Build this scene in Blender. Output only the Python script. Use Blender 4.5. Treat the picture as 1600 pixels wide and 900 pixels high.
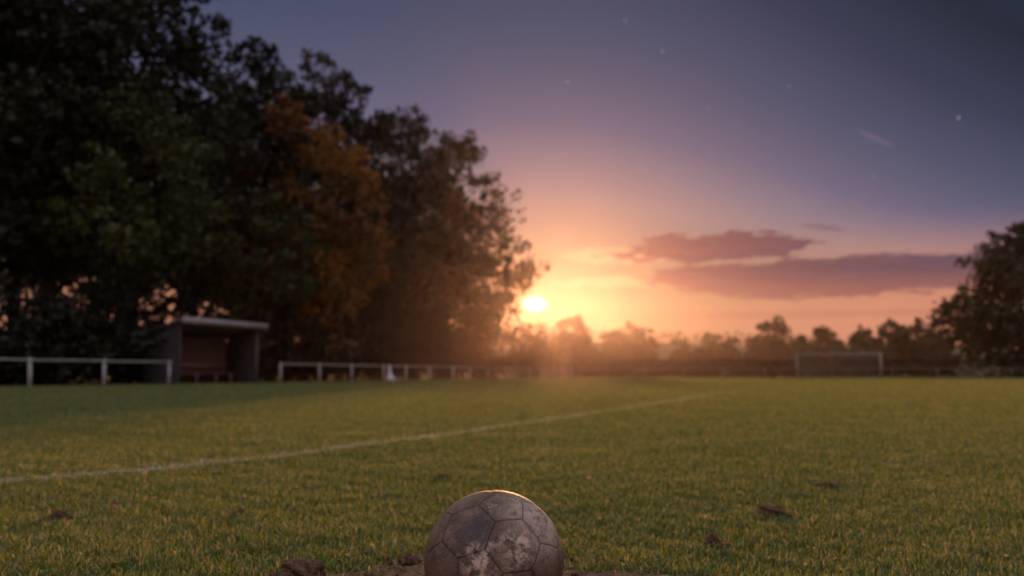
import bpy, bmesh, math, random
import numpy as np
from mathutils import Vector, Matrix
R = math.radians
for o in list(bpy.data.objects): bpy.data.objects.remove(o)
sc = bpy.context.scene
col = sc.collection

# ------------------------------------------------------------------ camera
CAM_H, PITCH, LENS = 0.46, R(4.89), 35.0
F = LENS / 36.0 * 1600.0
cam_d = bpy.data.cameras.new('camera')
cam = bpy.data.objects.new('camera', cam_d); col.objects.link(cam)
cam.location = (0, 0, CAM_H); cam.rotation_euler = (R(90) + PITCH, 0, 0)
cam_d.lens = LENS; cam_d.sensor_width = 36.0
cam_d.clip_start = 0.05; cam_d.clip_end = 5000
cam_d.dof.use_dof = True; cam_d.dof.focus_distance = 1.74; cam_d.dof.aperture_fstop = 3.6
sc.camera = cam

def ray(px, py):
    v, u = (px - 800) / F, (450 - py) / F
    c, s = math.cos(PITCH), math.sin(PITCH)
    return np.array((v, c - u * s, s + u * c))
def ground(px, py, z=0.0):
    d = ray(px, py); t = (z - CAM_H) / d[2]
    return np.array((d[0] * t, d[1] * t, z))
def at_depth(px, py, Y):
    d = ray(px, py); t = Y / d[1]
    return np.array((d[0] * t, Y, CAM_H + d[2] * t))
def azel(px, py):
    d = ray(px, py)
    return math.atan2(d[0], d[1]), math.atan2(d[2], math.hypot(d[0], d[1]))

# ------------------------------------------------------------------ view, sun, sky
sc.view_settings.view_transform = 'Standard'; sc.view_settings.look = 'None'
sc.view_settings.exposure = 0.0; sc.view_settings.gamma = 1.0
sc.render.engine = 'CYCLES'
sc.cycles.use_denoising = True
sc.cycles.max_bounces = 5; sc.cycles.diffuse_bounces = 2; sc.cycles.glossy_bounces = 2
sc.cycles.transmission_bounces = 3; sc.cycles.volume_bounces = 0
sc.cycles.sample_clamp_indirect = 4.0
SUN_AZ, SUN_EL = R(2.5), R(4.1)
sun_d = bpy.data.lights.new('sun', 'SUN'); sun_d.energy = 4.4; sun_d.angle = R(0.6); sun_d.color = (1.0, 0.42, 0.17)
sun = bpy.data.objects.new('sun', sun_d); col.objects.link(sun)
_sd = Vector((math.sin(SUN_AZ) * math.cos(SUN_EL), math.cos(SUN_AZ) * math.cos(SUN_EL), math.sin(SUN_EL)))
sun.rotation_euler = _sd.to_track_quat('Z', 'Y').to_euler(); sun.location = (20, 200, 60)

def lin(r, g, b):
    f = lambda c: (c / 255) / 12.92 if c / 255 <= .04045 else ((c / 255 + .055) / 1.055) ** 2.4
    return (f(r), f(g), f(b), 1.0)

world = bpy.data.worlds.new('World'); sc.world = world; world.use_nodes = True
wt = world.node_tree; wt.nodes.clear(); WN, WL = wt.nodes, wt.links
def inp(sock, v):
    if isinstance(v, bpy.types.NodeSocket): WL.new(v, sock)
    else: sock.default_value = v
def M(op, a, b=0.0, c=0.0, clamp=False):
    n = WN.new('ShaderNodeMath'); n.operation = op; n.use_clamp = clamp
    inp(n.inputs[0], a); inp(n.inputs[1], b)
    if op in ('MULTIPLY_ADD', 'SMOOTH_MIN', 'SMOOTH_MAX'): inp(n.inputs[2], c)
    return n.outputs[0]
def SS(v, lo, hi, a=0.0, b=1.0):
    n = WN.new('ShaderNodeMapRange'); n.interpolation_type = 'SMOOTHSTEP'
    inp(n.inputs['Value'], v); inp(n.inputs['From Min'], lo); inp(n.inputs['From Max'], hi)
    n.inputs['To Min'].default_value = a; n.inputs['To Max'].default_value = b
    return n.outputs[0]
def MIX(fac, a, b, mode='MIX'):
    n = WN.new('ShaderNodeMix'); n.data_type = 'RGBA'; n.blend_type = mode; n.clamp_factor = True
    inp(n.inputs[0], fac); inp(n.inputs[6], a); inp(n.inputs[7], b)
    return n.outputs[2]
def SCALE(colour, k):
    n = WN.new('ShaderNodeVectorMath'); n.operation = 'SCALE'
    inp(n.inputs[0], colour); inp(n.inputs['Scale'], k); return n.outputs[0]
def ADD(a, b):
    n = WN.new('ShaderNodeVectorMath'); n.operation = 'ADD'; inp(n.inputs[0], a); inp(n.inputs[1], b); return n.outputs[0]
DEG = 180 / math.pi
tc = WN.new('ShaderNodeTexCoord'); dirv = tc.outputs['Generated']
sep = WN.new('ShaderNodeSeparateXYZ'); WL.new(dirv, sep.inputs[0])
dx, dy, dz = sep.outputs
el = M('MULTIPLY', M('ARCSINE', dz), DEG)                 # degrees above the horizon
az = M('MULTIPLY', M('ARCTAN2', dx, dy), DEG)             # degrees right of north
_a, _e = azel(836, 475); VS_AZ, VS_EL = _a * DEG, _e * DEG  # the sun's disc
da = M('SUBTRACT', az, VS_AZ)
dap = M('MINIMUM', M('MAXIMUM', da, 0.0), 40.0)
fac = M('MULTIPLY_ADD', M('POWER', M('DIVIDE', dap, 22.7), 2.0), 0.78, 1.0)
ee = M('MULTIPLY', M('MAXIMUM', el, 0.0), fac)
ramp = WN.new('ShaderNodeValToRGB'); WL.new(M('DIVIDE', ee, 90.0), ramp.inputs[0])
stops = [(0, (150, 108, 84)), (2.5, (150, 112, 88)), (4, (146, 116, 92)), (6, (141, 119, 102)), (8, (140, 120, 114)), (10, (146, 125, 130)),
         (12, (128, 115, 131)), (14.5, (104, 99, 125)), (17, (88, 89, 114)), (20, (74, 79, 105)), (26, (54, 60, 84)), (35, (32, 41, 57)), (55, (42, 52, 84)), (90, (60, 70, 104))]
cr = ramp.color_ramp
while len(cr.elements) < len(stops): cr.elements.new(0.5)
for e_, (p_, c_) in zip(cr.elements, stops): e_.position = p_ / 90; e_.color = lin(*c_)
sky = ramp.outputs[0]
# redder band low on the right
sky = MIX(M('MULTIPLY', SS(M('ABSOLUTE', da), 4, 20), SS(el, 9, 3)), sky, lin(204, 136, 110))
# clouds: two flat banks right of the sun, in angles, edges broken by noise
cv = WN.new('ShaderNodeCombineXYZ'); inp(cv.inputs[0], M('MULTIPLY', az, 0.16)); inp(cv.inputs[1], M('MULTIPLY', el, 0.75)); cv.inputs[2].default_value = 3.7
def noise(vec, scale, detail=5, rough=.55):
    n = WN.new('ShaderNodeTexNoise'); inp(n.inputs['Vector'], vec); n.inputs['Scale'].default_value = scale
    n.inputs['Detail'].default_value = detail; n.inputs['Roughness'].default_value = rough; return n.outputs[0]
n1 = M('SUBTRACT', noise(cv.outputs[0], 2.3, 6, .6), 0.5)
n2 = M('SUBTRACT', noise(cv.outputs[0], 4.2, 7, .62), 0.5)
def bank(px, py, hw, up, dn, soft_lo=1.15, soft_hi=.75, nz=1.1, tilt=0.0):
    a0, e0 = azel(px, py); a0 *= DEG; e0 *= DEG
    k = DEG / F
    u = M('DIVIDE', M('SUBTRACT', az, a0), hw * k)
    v0 = M('SUBTRACT', M('SUBTRACT', el, e0), M('MULTIPLY', M('SUBTRACT', az, a0), tilt))
    v = M('MAXIMUM', M('DIVIDE', v0, up * k), M('DIVIDE', v0, -dn * k))
    r = M('ADD', M('POWER', M('ABSOLUTE', u), 2.4), M('POWER', v, 2.0))
    r = M('ADD', r, M('ADD', M('MULTIPLY', n1, nz), M('MULTIPLY', n2, nz * 1.1)))
    return SS(r, soft_lo, soft_hi)
pale = M('MAXIMUM', bank(985, 398, 100, 14, 14, 1.5, .2, 2.0), bank(1010, 440, 130, 10, 10, 1.5, .2, 2.2))
sky = MIX(M('MULTIPLY', pale, .40), sky, lin(240, 190, 140))
b1 = bank(1112, 390, 158, 25, 18, 1.25, .80, 2.7, .014)
b2 = bank(1330, 428, 300, 26, 32, 1.3, .70, 1.8, .010)
b3 = bank(1285, 355, 34, 5, 5, 1.4, .3, 1.0, -.15)
b4 = bank(1180, 492, 300, 7, 7, 1.6, .1, 1.6)
ccol = MIX(SS(da, 4, 24), lin(108, 62, 80), lin(92, 71, 88))
ccol = SCALE(ccol, M('MULTIPLY_ADD', n2, -.9, 1.0))
ccol = MIX(SS(el, 5.9, 4.2), ccol, lin(142, 90, 88))
sky = MIX(M('MULTIPLY', b2, .95), sky, ccol)
sky = MIX(M('MULTIPLY', b1, .95), sky, ccol)
sky = MIX(M('MULTIPLY', b3, .35), sky, ccol)
sky = MIX(M('MULTIPLY', b4, .35), sky, lin(160, 100, 88))
streak = bank(1368, 216, 26, 4.5, 4.5, 1.4, .3, .25, -.52)
sky = ADD(sky, SCALE(lin(120, 95, 105)[:3], M('MULTIPLY', streak, .26)))
# sun disc and its aureole
rs = M('SQRT', M('ADD', M('POWER', da, 2.0), M('POWER', M('SUBTRACT', el, VS_EL), 2.0)))
front = SS(dy, 0.0, 0.3)
rsx = M('SQRT', M('ADD', M('POWER', M('MULTIPLY', da, .72), 2.0), M('POWER', M('MULTIPLY', M('SUBTRACT', el, VS_EL), 1.15), 2.0)))
disc = M('MULTIPLY', M('EXPONENT', M('MULTIPLY', M('POWER', M('DIVIDE', rsx, .23), 1.7), -1.0)), front)
sky = ADD(sky, SCALE((14.0, 11.0, 9.5), disc))
aur = M('MULTIPLY', M('EXPONENT', M('MULTIPLY', rs, -0.75)), front)
sky = ADD(sky, SCALE((0.16, 0.07, 0.03), aur))
aur2 = M('MULTIPLY', M('EXPONENT', M('MULTIPLY', rs, -0.20)), front)
sky = ADD(sky, SCALE((0.06, 0.02, 0.004), aur2))
# a few early stars
nrm = WN.new('ShaderNodeVectorMath'); nrm.operation = 'NORMALIZE'; WL.new(dirv, nrm.inputs[0])
for px, py, k in ((887, 128, .8), (977, 32, .7), (1035, 80, .8), (1233, 135, .6), (1498, 184, 1.3), (1107, 168, .4), (1365, 275, .4)):
    v = ray(px, py); v = v / np.linalg.norm(v)
    d = WN.new('ShaderNodeVectorMath'); d.operation = 'DISTANCE'; WL.new(nrm.outputs[0], d.inputs[0]); d.inputs[1].default_value = v
    sky = ADD(sky, SCALE((.40 * k, .38 * k, .42 * k), M('LESS_THAN', d.outputs['Value'], .00085)))
# fill light added to the unseen sky, behind the photographer and overhead
back = M('MULTIPLY', SS(dy, .25, -.5), SS(el, -2, 12))
sky = ADD(sky, SCALE((0.30, 0.26, 0.25), back))
over = SS(el, 36, 62)
sky = ADD(sky, SCALE((0.70, 0.64, 0.58), over))
nish = WN.new('ShaderNodeTexSky'); nish.sky_type = 'NISHITA'; nish.sun_disc = False
nish.sun_elevation = SUN_EL; nish.sun_rotation = SUN_AZ; nish.dust_density = 0.5
sky = ADD(sky, SCALE(nish.outputs[0], 0.001))
bg = WN.new('ShaderNodeBackground'); WL.new(sky, bg.inputs[0]); bg.inputs[1].default_value = 1.0
wo = WN.new('ShaderNodeOutputWorld'); WL.new(bg.outputs[0], wo.inputs[0])
HAZE_DENSITY, HAZE_G = 0.000105, 0.895

# ------------------------------------------------------------------ helpers
def tag(o, label=None, cat=None, group=None, kind=None):
    if label: o['label'] = label
    if cat: o['category'] = cat
    if group: o['group'] = group
    if kind: o['kind'] = kind
    return o
def empty(name, loc, rz=0.0):
    o = bpy.data.objects.new(name, None); col.objects.link(o)
    o.location = tuple(float(v) for v in loc); o.rotation_euler = (0, 0, rz); o.empty_display_size = .2
    return o
def np_mesh(name, V, loops, sizes, mat, parent=None, attrs=None, smooth=False):
    me = bpy.data.meshes.new(name)
    V = np.asarray(V, dtype=np.float32); loops = np.asarray(loops, dtype=np.int32); sizes = np.asarray(sizes, dtype=np.int32)
    me.vertices.add(len(V)); me.vertices.foreach_set('co', V.ravel())
    me.loops.add(len(loops)); me.loops.foreach_set('vertex_index', loops)
    me.polygons.add(len(sizes))
    st = np.concatenate(([0], np.cumsum(sizes)[:-1])).astype(np.int32)
    me.polygons.foreach_set('loop_start', st); me.polygons.foreach_set('loop_total', sizes)
    if smooth: me.polygons.foreach_set('use_smooth', np.ones(len(sizes), dtype=bool))
    for k, a in (attrs or {}).items():
        at = me.attributes.new(k, 'FLOAT', 'POINT'); at.data.foreach_set('value', np.asarray(a, dtype=np.float32))
    me.update(calc_edges=True); me.validate()
    me.materials.append(mat)
    o = bpy.data.objects.new(name, me); col.objects.link(o)
    if parent: o.parent = parent
    return o
class MB:
    """collects boxes, tubes and prisms, links them as one mesh"""
    def __init__(s): s.V = []; s.L = []; s.S = []
    def face(s, base, idx): s.L += [base + i for i in idx]; s.S.append(len(idx))
    def box(s, c, size, rot=None, bevel=0.0):
        bm = bmesh.new(); bmesh.ops.create_cube(bm, size=1.0)
        bmesh.ops.scale(bm, vec=size, verts=bm.verts)
        if bevel: bmesh.ops.bevel(bm, geom=list(bm.edges), offset=bevel, segments=2, affect='EDGES')
        m = Matrix.Translation(c) @ (rot.to_4x4() if rot else Matrix.Identity(4))
        bmesh.ops.transform(bm, matrix=m, verts=bm.verts); s.add_bm(bm); return s
    def add_bm(s, bm):
        bm.verts.index_update(); b = len(s.V)
        s.V += [tuple(v.co) for v in bm.verts]
        for f in bm.faces: s.face(b, [v.index for v in f.verts])
        bm.free()
    def tube(s, pts, rad, n=8, caps=True):
        pts = [np.array(p, float) for p in pts]; m = len(pts)
        rad = [rad] * m if np.isscalar(rad) else rad
        b = len(s.V)
        ref = np.array((.31, .17, .93))
        for i in range(m):
            t = pts[min(i + 1, m - 1)] - pts[max(i - 1, 0)]; t = t / (np.linalg.norm(t) + 1e-9)
            r_ = ref if abs(t @ ref) < .95 else np.array((1., 0, 0))
            u = np.cross(t, r_); u /= np.linalg.norm(u); v = np.cross(t, u)
            for k in range(n):
                a = 2 * math.pi * k / n
                s.V.append(tuple(pts[i] + rad[i] * (math.cos(a) * u + math.sin(a) * v)))
        for i in range(m - 1):
            for k in range(n):
                k2 = (k + 1) % n
                s.face(b + i * n, [k, k + n, k2 + n, k2])
        if caps:
            s.face(b, list(range(n))); s.face(b + (m - 1) * n, list(range(n))[::-1])
        return s
    def prism(s, poly, ax, a, b):
        """poly in (y,z), extruded along x from a to b"""
        base = len(s.V); n = len(poly)
        for x in (a, b): s.V += [(x, p[0], p[1]) for p in poly]
        s.face(base, list(range(n))[::-1]); s.face(base + n, list(range(n)))
        for k in range(n):
            k2 = (k + 1) % n; s.face(base, [k, k2, k2 + n, k + n])
        return s
    def build(s, name, mat, parent=None, smooth=False):
        return np_mesh(name, s.V, s.L, s.S, mat, parent, smooth=smooth)

# ------------------------------------------------------------------ materials
def new_mat(name):
    m = bpy.data.materials.new(name); m.use_nodes = True; nt = m.node_tree
    p = nt.nodes['Principled BSDF']; return m, nt, p
def paint(name, c1, c2, scale=8.0, rough=.7, bump=.15, stretch=(1, 1, 1), detail=6):
    m, nt, p = new_mat(name)
    t = nt.nodes.new('ShaderNodeTexCoord'); mp = nt.nodes.new('ShaderNodeMapping'); mp.inputs['Scale'].default_value = stretch
    n = nt.nodes.new('ShaderNodeTexNoise'); n.inputs['Scale'].default_value = scale; n.inputs['Detail'].default_value = detail; n.inputs['Roughness'].default_value = .6
    r = nt.nodes.new('ShaderNodeValToRGB'); r.color_ramp.elements[0].position = .35; r.color_ramp.elements[1].position = .68
    r.color_ramp.elements[0].color = (*c1, 1); r.color_ramp.elements[1].color = (*c2, 1)
    b = nt.nodes.new('ShaderNodeBump'); b.inputs['Strength'].default_value = bump; b.inputs['Distance'].default_value = .02
    nt.links.new(t.outputs['Object'], mp.inputs[0]); nt.links.new(mp.outputs[0], n.inputs['Vector'])
    nt.links.new(n.outputs[0], r.inputs[0]); nt.links.new(r.outputs[0], p.inputs['Base Color'])
    nt.links.new(n.outputs[0], b.inputs['Height']); nt.links.new(b.outputs[0], p.inputs['Normal'])
    p.inputs['Roughness'].default_value = rough
    return m
def leafy(name, stops, transl=.35, gloss=.03, patch=0.0, patch_scale=.8):
    """per-leaf 'tint' attribute through a ramp, part of the light passes through"""
    m = bpy.data.materials.new(name); m.use_nodes = True; nt = m.node_tree; nt.nodes.clear()
    N = nt.nodes.new; L = nt.links.new
    a = N('ShaderNodeAttribute'); a.attribute_name = 'tint'
    r = N('ShaderNodeValToRGB'); cr = r.color_ramp
    while len(cr.elements) < len(stops): cr.elements.new(.5)
    for e, (p_, c) in zip(cr.elements, stops): e.position = p_; e.color = (*c, 1)
    fac_ = a.outputs['Fac']
    if patch:
        tcx = N('ShaderNodeTexCoord'); n = N('ShaderNodeTexNoise'); n.inputs['Scale'].default_value = patch_scale; n.inputs['Detail'].default_value = 3
        L(tcx.outputs['Object'], n.inputs['Vector'])
        s1 = N('ShaderNodeMath'); s1.operation = 'MULTIPLY_ADD'; L(n.outputs[0], s1.inputs[0]); s1.inputs[1].default_value = patch; s1.inputs[2].default_value = -patch * .5
        s2 = N('ShaderNodeMath'); s2.operation = 'ADD'; L(fac_, s2.inputs[0]); L(s1.outputs[0], s2.inputs[1]); fac_ = s2.outputs[0]
    L(fac_, r.inputs[0])
    d = N('ShaderNodeBsdfDiffuse'); t = N('ShaderNodeBsdfTranslucent'); mx = N('ShaderNodeMixShader'); mx.inputs[0].default_value = transl
    L(r.outputs[0], d.inputs[0]); L(r.outputs[0], t.inputs[0]); L(d.outputs[0], mx.inputs[1]); L(t.outputs[0], mx.inputs[2])
    g = N('ShaderNodeBsdfGlossy'); g.inputs['Roughness'].default_value = .45; g.inputs[0].default_value = (.8, .8, .8, 1)
    m2 = N('ShaderNodeMixShader'); m2.inputs[0].default_value = gloss; L(mx.outputs[0], m2.inputs[1]); L(g.outputs[0], m2.inputs[2])
    o = N('ShaderNodeOutputMaterial'); L(m2.outputs[0], o.inputs[0])
    return m
MAT = {}
MAT['bark'] = paint('bark', (.022, .017, .013), (.06, .046, .035), 6, .9, .6, (1, 1, .25))
MAT['white'] = paint('fence_white', (.36, .36, .40), (.56, .56, .61), 5, .55, .08)
MAT['rail'] = paint('rail_grey', (.34, .32, .33), (.50, .48, .49), 5, .5, .05)
MAT['weathered'] = paint('fence_weathered', (.11, .10, .11), (.19, .18, .19), 5, .7, .1)
MAT['goal'] = paint('goal_white', (.22, .21, .23), (.32, .31, .33), 4, .5, .05)
MAT['net'] = paint('net_cord', (.16, .16, .17), (.24, .24, .25), 4, .9, .0)
MAT['grey_board'] = paint('grey_boards', (.024, .024, .028), (.050, .048, .056), 3, .8, .3, (1, 1, 6))
MAT['fascia'] = paint('fascia', (.30, .27, .30), (.42, .38, .40), 3, .6, .1, (.5, 1, 1))
MAT['roofing'] = paint('roofing_felt', (.05, .05, .055), (.09, .09, .10), 5, .9, .2)
MAT['red_board'] = paint('red_boards', (.09, .042, .036), (.19, .085, .070), 3, .75, .3, (5, 5, .6))
MAT['bench'] = paint('bench_wood', (.24, .14, .11), (.38, .23, .19), 4, .7, .2, (1, 5, 5))
MAT['frame'] = paint('dugout_frame', (.16, .12, .11), (.26, .20, .19), 4, .7, .2)
MAT['soil'] = paint('soil', (.07, .036, .021), (.29, .165, .105), 34, .95, .9, detail=9)
MAT['clod'] = paint('clod_soil', (.060, .032, .020), (.21, .118, .075), 60, .95, .9, detail=8)
MAT['cloth'] = paint('pale_sheet', (.62, .64, .76), (.80, .82, .92), 4, .8, .3)
MAT['hill'] = paint('hill_grass', (.06, .06, .03), (.11, .10, .05), .02, .95, .0)
MAT['line'] = paint('line_paint', (.20, .21, .17), (.55, .55, .52), 30, .9, .3)
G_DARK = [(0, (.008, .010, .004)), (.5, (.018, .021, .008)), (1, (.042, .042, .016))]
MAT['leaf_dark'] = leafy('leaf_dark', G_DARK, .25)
MAT['leaf_green'] = leafy('leaf_green', [(0, (.020, .032, .010)), (.5, (.055, .078, .020)), (1, (.13, .13, .034))], .3)
MAT['leaf_autumn'] = leafy('leaf_autumn', [(0, (.055, .040, .010)), (.35, (.15, .068, .013)), (.7, (.28, .110, .016)), (1, (.38, .18, .03))], .35)
MAT['leaf_far'] = leafy('leaf_far', [(0, (.025, .028, .012)), (1, (.075, .065, .028))], .25)
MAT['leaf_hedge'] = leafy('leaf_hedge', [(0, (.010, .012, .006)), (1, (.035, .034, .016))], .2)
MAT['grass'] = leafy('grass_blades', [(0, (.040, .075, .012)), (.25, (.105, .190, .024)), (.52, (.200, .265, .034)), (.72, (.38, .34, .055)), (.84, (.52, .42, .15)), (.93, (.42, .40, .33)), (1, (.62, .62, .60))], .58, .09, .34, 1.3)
MAT['straw'] = leafy('straw', [(0, (.16, .10, .05)), (1, (.42, .30, .18))], .25)
MAT['fallen'] = leafy('fallen_leaf', [(0, (.12, .05, .03)), (.4, (.34, .12, .04)), (.7, (.55, .30, .10)), (1, (.66, .52, .36))], .4, .05)

def ground_mat():
    m, nt, p = new_mat('turf'); N = nt.nodes.new; L = nt.links.new
    t = N('ShaderNodeTexCoord')
    a = N('ShaderNodeTexNoise'); a.inputs['Scale'].default_value = .35; a.inputs['Detail'].default_value = 8; a.inputs['Roughness'].default_value = .7
    b = N('ShaderNodeTexNoise'); b.inputs['Scale'].default_value = 22; b.inputs['Detail'].default_value = 6
    L(t.outputs['Object'], a.inputs['Vector']); L(t.outputs['Object'], b.inputs['Vector'])
    r = N('ShaderNodeValToRGB'); r.color_ramp.elements[0].color = (.040, .055, .012, 1); r.color_ramp.elements[1].color = (.100, .115, .025, 1)
    r.color_ramp.elements[0].position = .35; r.color_ramp.elements[1].position = .7
    mx = N('ShaderNodeMix'); mx.data_type = 'FLOAT'; mx.inputs[0].default_value = .5; L(a.outputs[0], mx.inputs[2]); L(b.outputs[0], mx.inputs[3])
    L(mx.outputs[0], r.inputs[0]); L(r.outputs[0], p.inputs['Base Color']); p.inputs['Roughness'].default_value = .95
    p.inputs['Specular IOR Level'].default_value = .1
    bp = N('ShaderNodeBump'); bp.inputs['Strength'].default_value = 1.0; bp.inputs['Distance'].default_value = .05
    L(b.outputs[0], bp.inputs['Height']); L(bp.outputs[0], p.inputs['Normal'])
    return m
MAT['turf'] = ground_mat()

# ------------------------------------------------------------------ ground
BALL_R = .11
BALL_Y = 1.60
_bc = at_depth(772, 877, BALL_Y); BALL_C = np.array((_bc[0], BALL_Y, _bc[2]))
MOUND = BALL_C[2] - BALL_R                                      # the spot the ball rests on
def height(x, y):
    d2 = ((x - BALL_C[0]) / .55) ** 2 + ((y - BALL_Y) / .45) ** 2
    return (MOUND + .004) * np.exp(-d2 * 1.6) + .006 * np.sin(x * 2.1 + .4) * np.sin(y * 1.7)* np.exp(-((y - 4) / 6.) ** 2)
def axis(lo, hi, dense_lo, dense_hi, step, grow=1.35):
    a = list(np.arange(dense_lo, dense_hi + 1e-6, step)); s = step; v = dense_hi
    while v < hi: s *= grow; v = min(v + s, hi); a.append(v)
    s = step; v = dense_lo
    while v > lo: s *= grow; v = max(v - s, lo); a.insert(0, v)
    return np.array(a)
xs = axis(-330, 330, -4, 4, .12); ys = axis(-40, 410, .2, 9, .12)
XX, YY = np.meshgrid(xs, ys, indexing='ij'); ZZ = height(XX, YY)
def grid_faces(nx, ny):
    i, j = np.meshgrid(np.arange(nx - 1), np.arange(ny - 1), indexing='ij'); a = (i * ny + j).ravel()
    return np.stack((a, a + ny, a + ny + 1, a + 1), 1)
gf = grid_faces(len(xs), len(ys))
g = np_mesh('ground', np.stack((XX, YY, ZZ), -1).reshape(-1, 3), gf.ravel(), np.full(len(gf), 4), MAT['turf'], smooth=True)
tag(g, 'short mown grass pitch stretching to the far hedge', 'ground', kind='structure')

# far hill with a wood along its crest
rng = np.random.default_rng(5)
hx = np.linspace(-325, 325, 120); hy = np.linspace(235, 405, 24)
HX, HY = np.meshgrid(hx, hy, indexing='ij')
def hill_z(x, y):
    t = np.clip((y - 240) / 110, 0, 1); t = t * t * (3 - 2 * t)
    return t * (9.6 + 1.4 * np.sin(x / 50 + .6) + .7 * np.sin(x / 21)) - .3
hf = grid_faces(120, 24)
h = np_mesh('hill', np.stack((HX, HY, hill_z(HX, HY)), -1).reshape(-1, 3), hf.ravel(), np.full(len(hf), 4), MAT['hill'], smooth=True)
tag(h, 'low misty hill beyond the far trees', 'hill', kind='structure')

# ------------------------------------------------------------------ foliage
def leaf_cloud(centres, radii, n, size, rng, tints, flat=.75, aspect=.62):
    """n kite-shaped leaves gathered in clumps; returns verts, tint"""
    w = radii ** 1.6; w = w / w.sum()
    ci = rng.choice(len(centres), n, p=w)
    d = rng.normal(size=(n, 3)); d /= np.linalg.norm(d, axis=1)[:, None]
    rr = rng.random(n) ** .42
    off = d * (radii[ci] * rr)[:, None]; off[:, 2] *= flat
    c = centres[ci] + off
    nrm = d * .6 + rng.normal(size=(n, 3)) * .7 + np.array((0, 0, .25)); nrm /= np.linalg.norm(nrm, axis=1)[:, None]
    a = np.cross(nrm, rng.normal(size=(n, 3))); a /= np.linalg.norm(a, axis=1)[:, None] + 1e-9
    b = np.cross(nrm, a)
    s = size * rng.uniform(.6, 1.4, n)[:, None]
    droop = nrm * s * rng.uniform(-.25, .1, n)[:, None]
    v = np.stack((c - a * s * .5 + droop, c - b * s * aspect * .5, c + a * s * .5 + droop, c + b * s * aspect * .5), 1)
    t = np.clip(tints[ci] + rng.normal(0, .16, n), 0, 1)
    return v.reshape(-1, 3), np.repeat(t, 4)
def make_tree(name, label, loc, H, rad, base, seed, mat, n_leaf, leaf, group=None, clumps=46, lean=0.0, cat='tree', trunk_r=None, taper=.8, clump_r=(.17, .30), shape=2.0, tint_lo=.15, tint_hi=.75, mid=.38):
    rng = np.random.default_rng(seed)
    root = empty(name, loc); tag(root, label, cat, group)
    tr = trunk_r or H * .018
    ch = H - base; cz = base + ch * mid
    cs = []; pool = []; used = []
    while len(cs) < clumps:                                     # clump centres inside a domed envelope, most near its skin
        p = rng.uniform(-1, 1, 3); q = (abs(p[0]) ** shape + abs(p[1]) ** shape + abs(p[2]) ** shape) ** (1 / shape)
        if q > 1 or (q < .45 and rng.random() < .7): continue
        z = cz + (p[2] * (H - cz) if p[2] > 0 else p[2] * (cz - base))
        if len(pool) < 5: pool.append(p); continue
        if used: p = max(pool, key=lambda q_: min(((q_ - u_) ** 2).sum() for u_ in used))
        pool = []; used.append(p)
        z = cz + (p[2] * (H - cz) if p[2] > 0 else p[2] * (cz - base))
        k = 1 - (1 - taper) * max(p[2], 0)
        cs.append((p[0] * rad * .84 * k + lean * (z / H), p[1] * rad * .84 * k, z - .06 * ch * (p[2] > 0)))
    cs = np.array(cs)
    rr = rad * rng.uniform(*clump_r, clumps)
    zt = (cs[:, 2] + rr * .75).max(); cs[:, 2] = base + (cs[:, 2] - base) * (H - base) / (zt - base)
    rt = np.sort(np.hypot(cs[:, 0] - lean * .6, cs[:, 1]) + rr)[-3]; cs[:, :2] *= rad / rt
    tn = rng.uniform(tint_lo, tint_hi, clumps)
    # fine twigs of leaves past the skin make a ragged outline
    nsp = clumps * 4; si = rng.integers(0, clumps, nsp); dd = rng.normal(size=(nsp, 3)); dd[:, 2] = np.abs(dd[:, 2]) * .9; dd /= np.linalg.norm(dd, axis=1)[:, None]
    spc = cs[si] + dd * (rr[si] * rng.uniform(.75, 1.10, nsp))[:, None]; spr = rad * rng.uniform(.05, .10, nsp)
    C_ = np.concatenate((cs, spc)); Rr = np.concatenate((rr, spr)); T_ = np.concatenate((tn, tn[si]))
    v, t = leaf_cloud(C_, Rr, n_leaf, leaf, rng, T_)
    idx = np.arange(len(v)); np_mesh('crown', v, idx, np.full(len(v) // 4, 4), mat, root, {'tint': t})
    mb = MB()
    top = H * .86; pts = []
    ph = rng.uniform(0, 6.28)
    for i in range(7):
        z = top * i / 6; pts.append((lean * (z / H) + .02 * H * math.sin(ph + i * .9) * (i / 6), .02 * H * math.cos(ph + i * .7) * (i / 6), z - .1 * (i == 0)))
    mb.tube(pts, [tr * (1.35 if i == 0 else 1) * (1 - .13 * i) for i in range(7)], 8)
    order = rng.permutation(clumps)[:min(clumps, 22)]
    for k in order:
        c = cs[k]; zf = max(base * .7, min(c[2] - rng.uniform(.1, .28) * ch, top * .95)); i = zf / top * 6; i0 = min(int(i), 5)
        s0 = np.array(pts[i0]) * (1 - (i - i0)) + np.array(pts[i0 + 1]) * (i - i0)
        midp = s0 * .45 + c * .55 + np.array((0, 0, -.03 * H)) + rng.normal(0, .02 * H, 3)
        r0 = tr * .42 * (1 - .5 * zf / H)
        mb.tube([s0, midp, c, c + (c - midp) * .35], [r0, r0 * .6, r0 * .32, r0 * .1], 5)
    mb.build('trunk', MAT['bark'], root, smooth=True)
    return root

# fence line and the frame of the pitch: T along the touchline side, N to the left of it
FP = np.array((-16.3, 33.9)); T = np.array((.312, 1.0)); T /= np.linalg.norm(T); NL = np.array((-T[1], T[0]))
def row(px, off):
    k = (px - 800) / F; b = FP + off * NL
    s = (k * b[1] - b[0]) / (T[0] - k * T[1]); p = b + s * T
    return (p[0], p[1], 0.0)
def top_for(px, py, Y): return at_depth(px, py, Y)[2]

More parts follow.
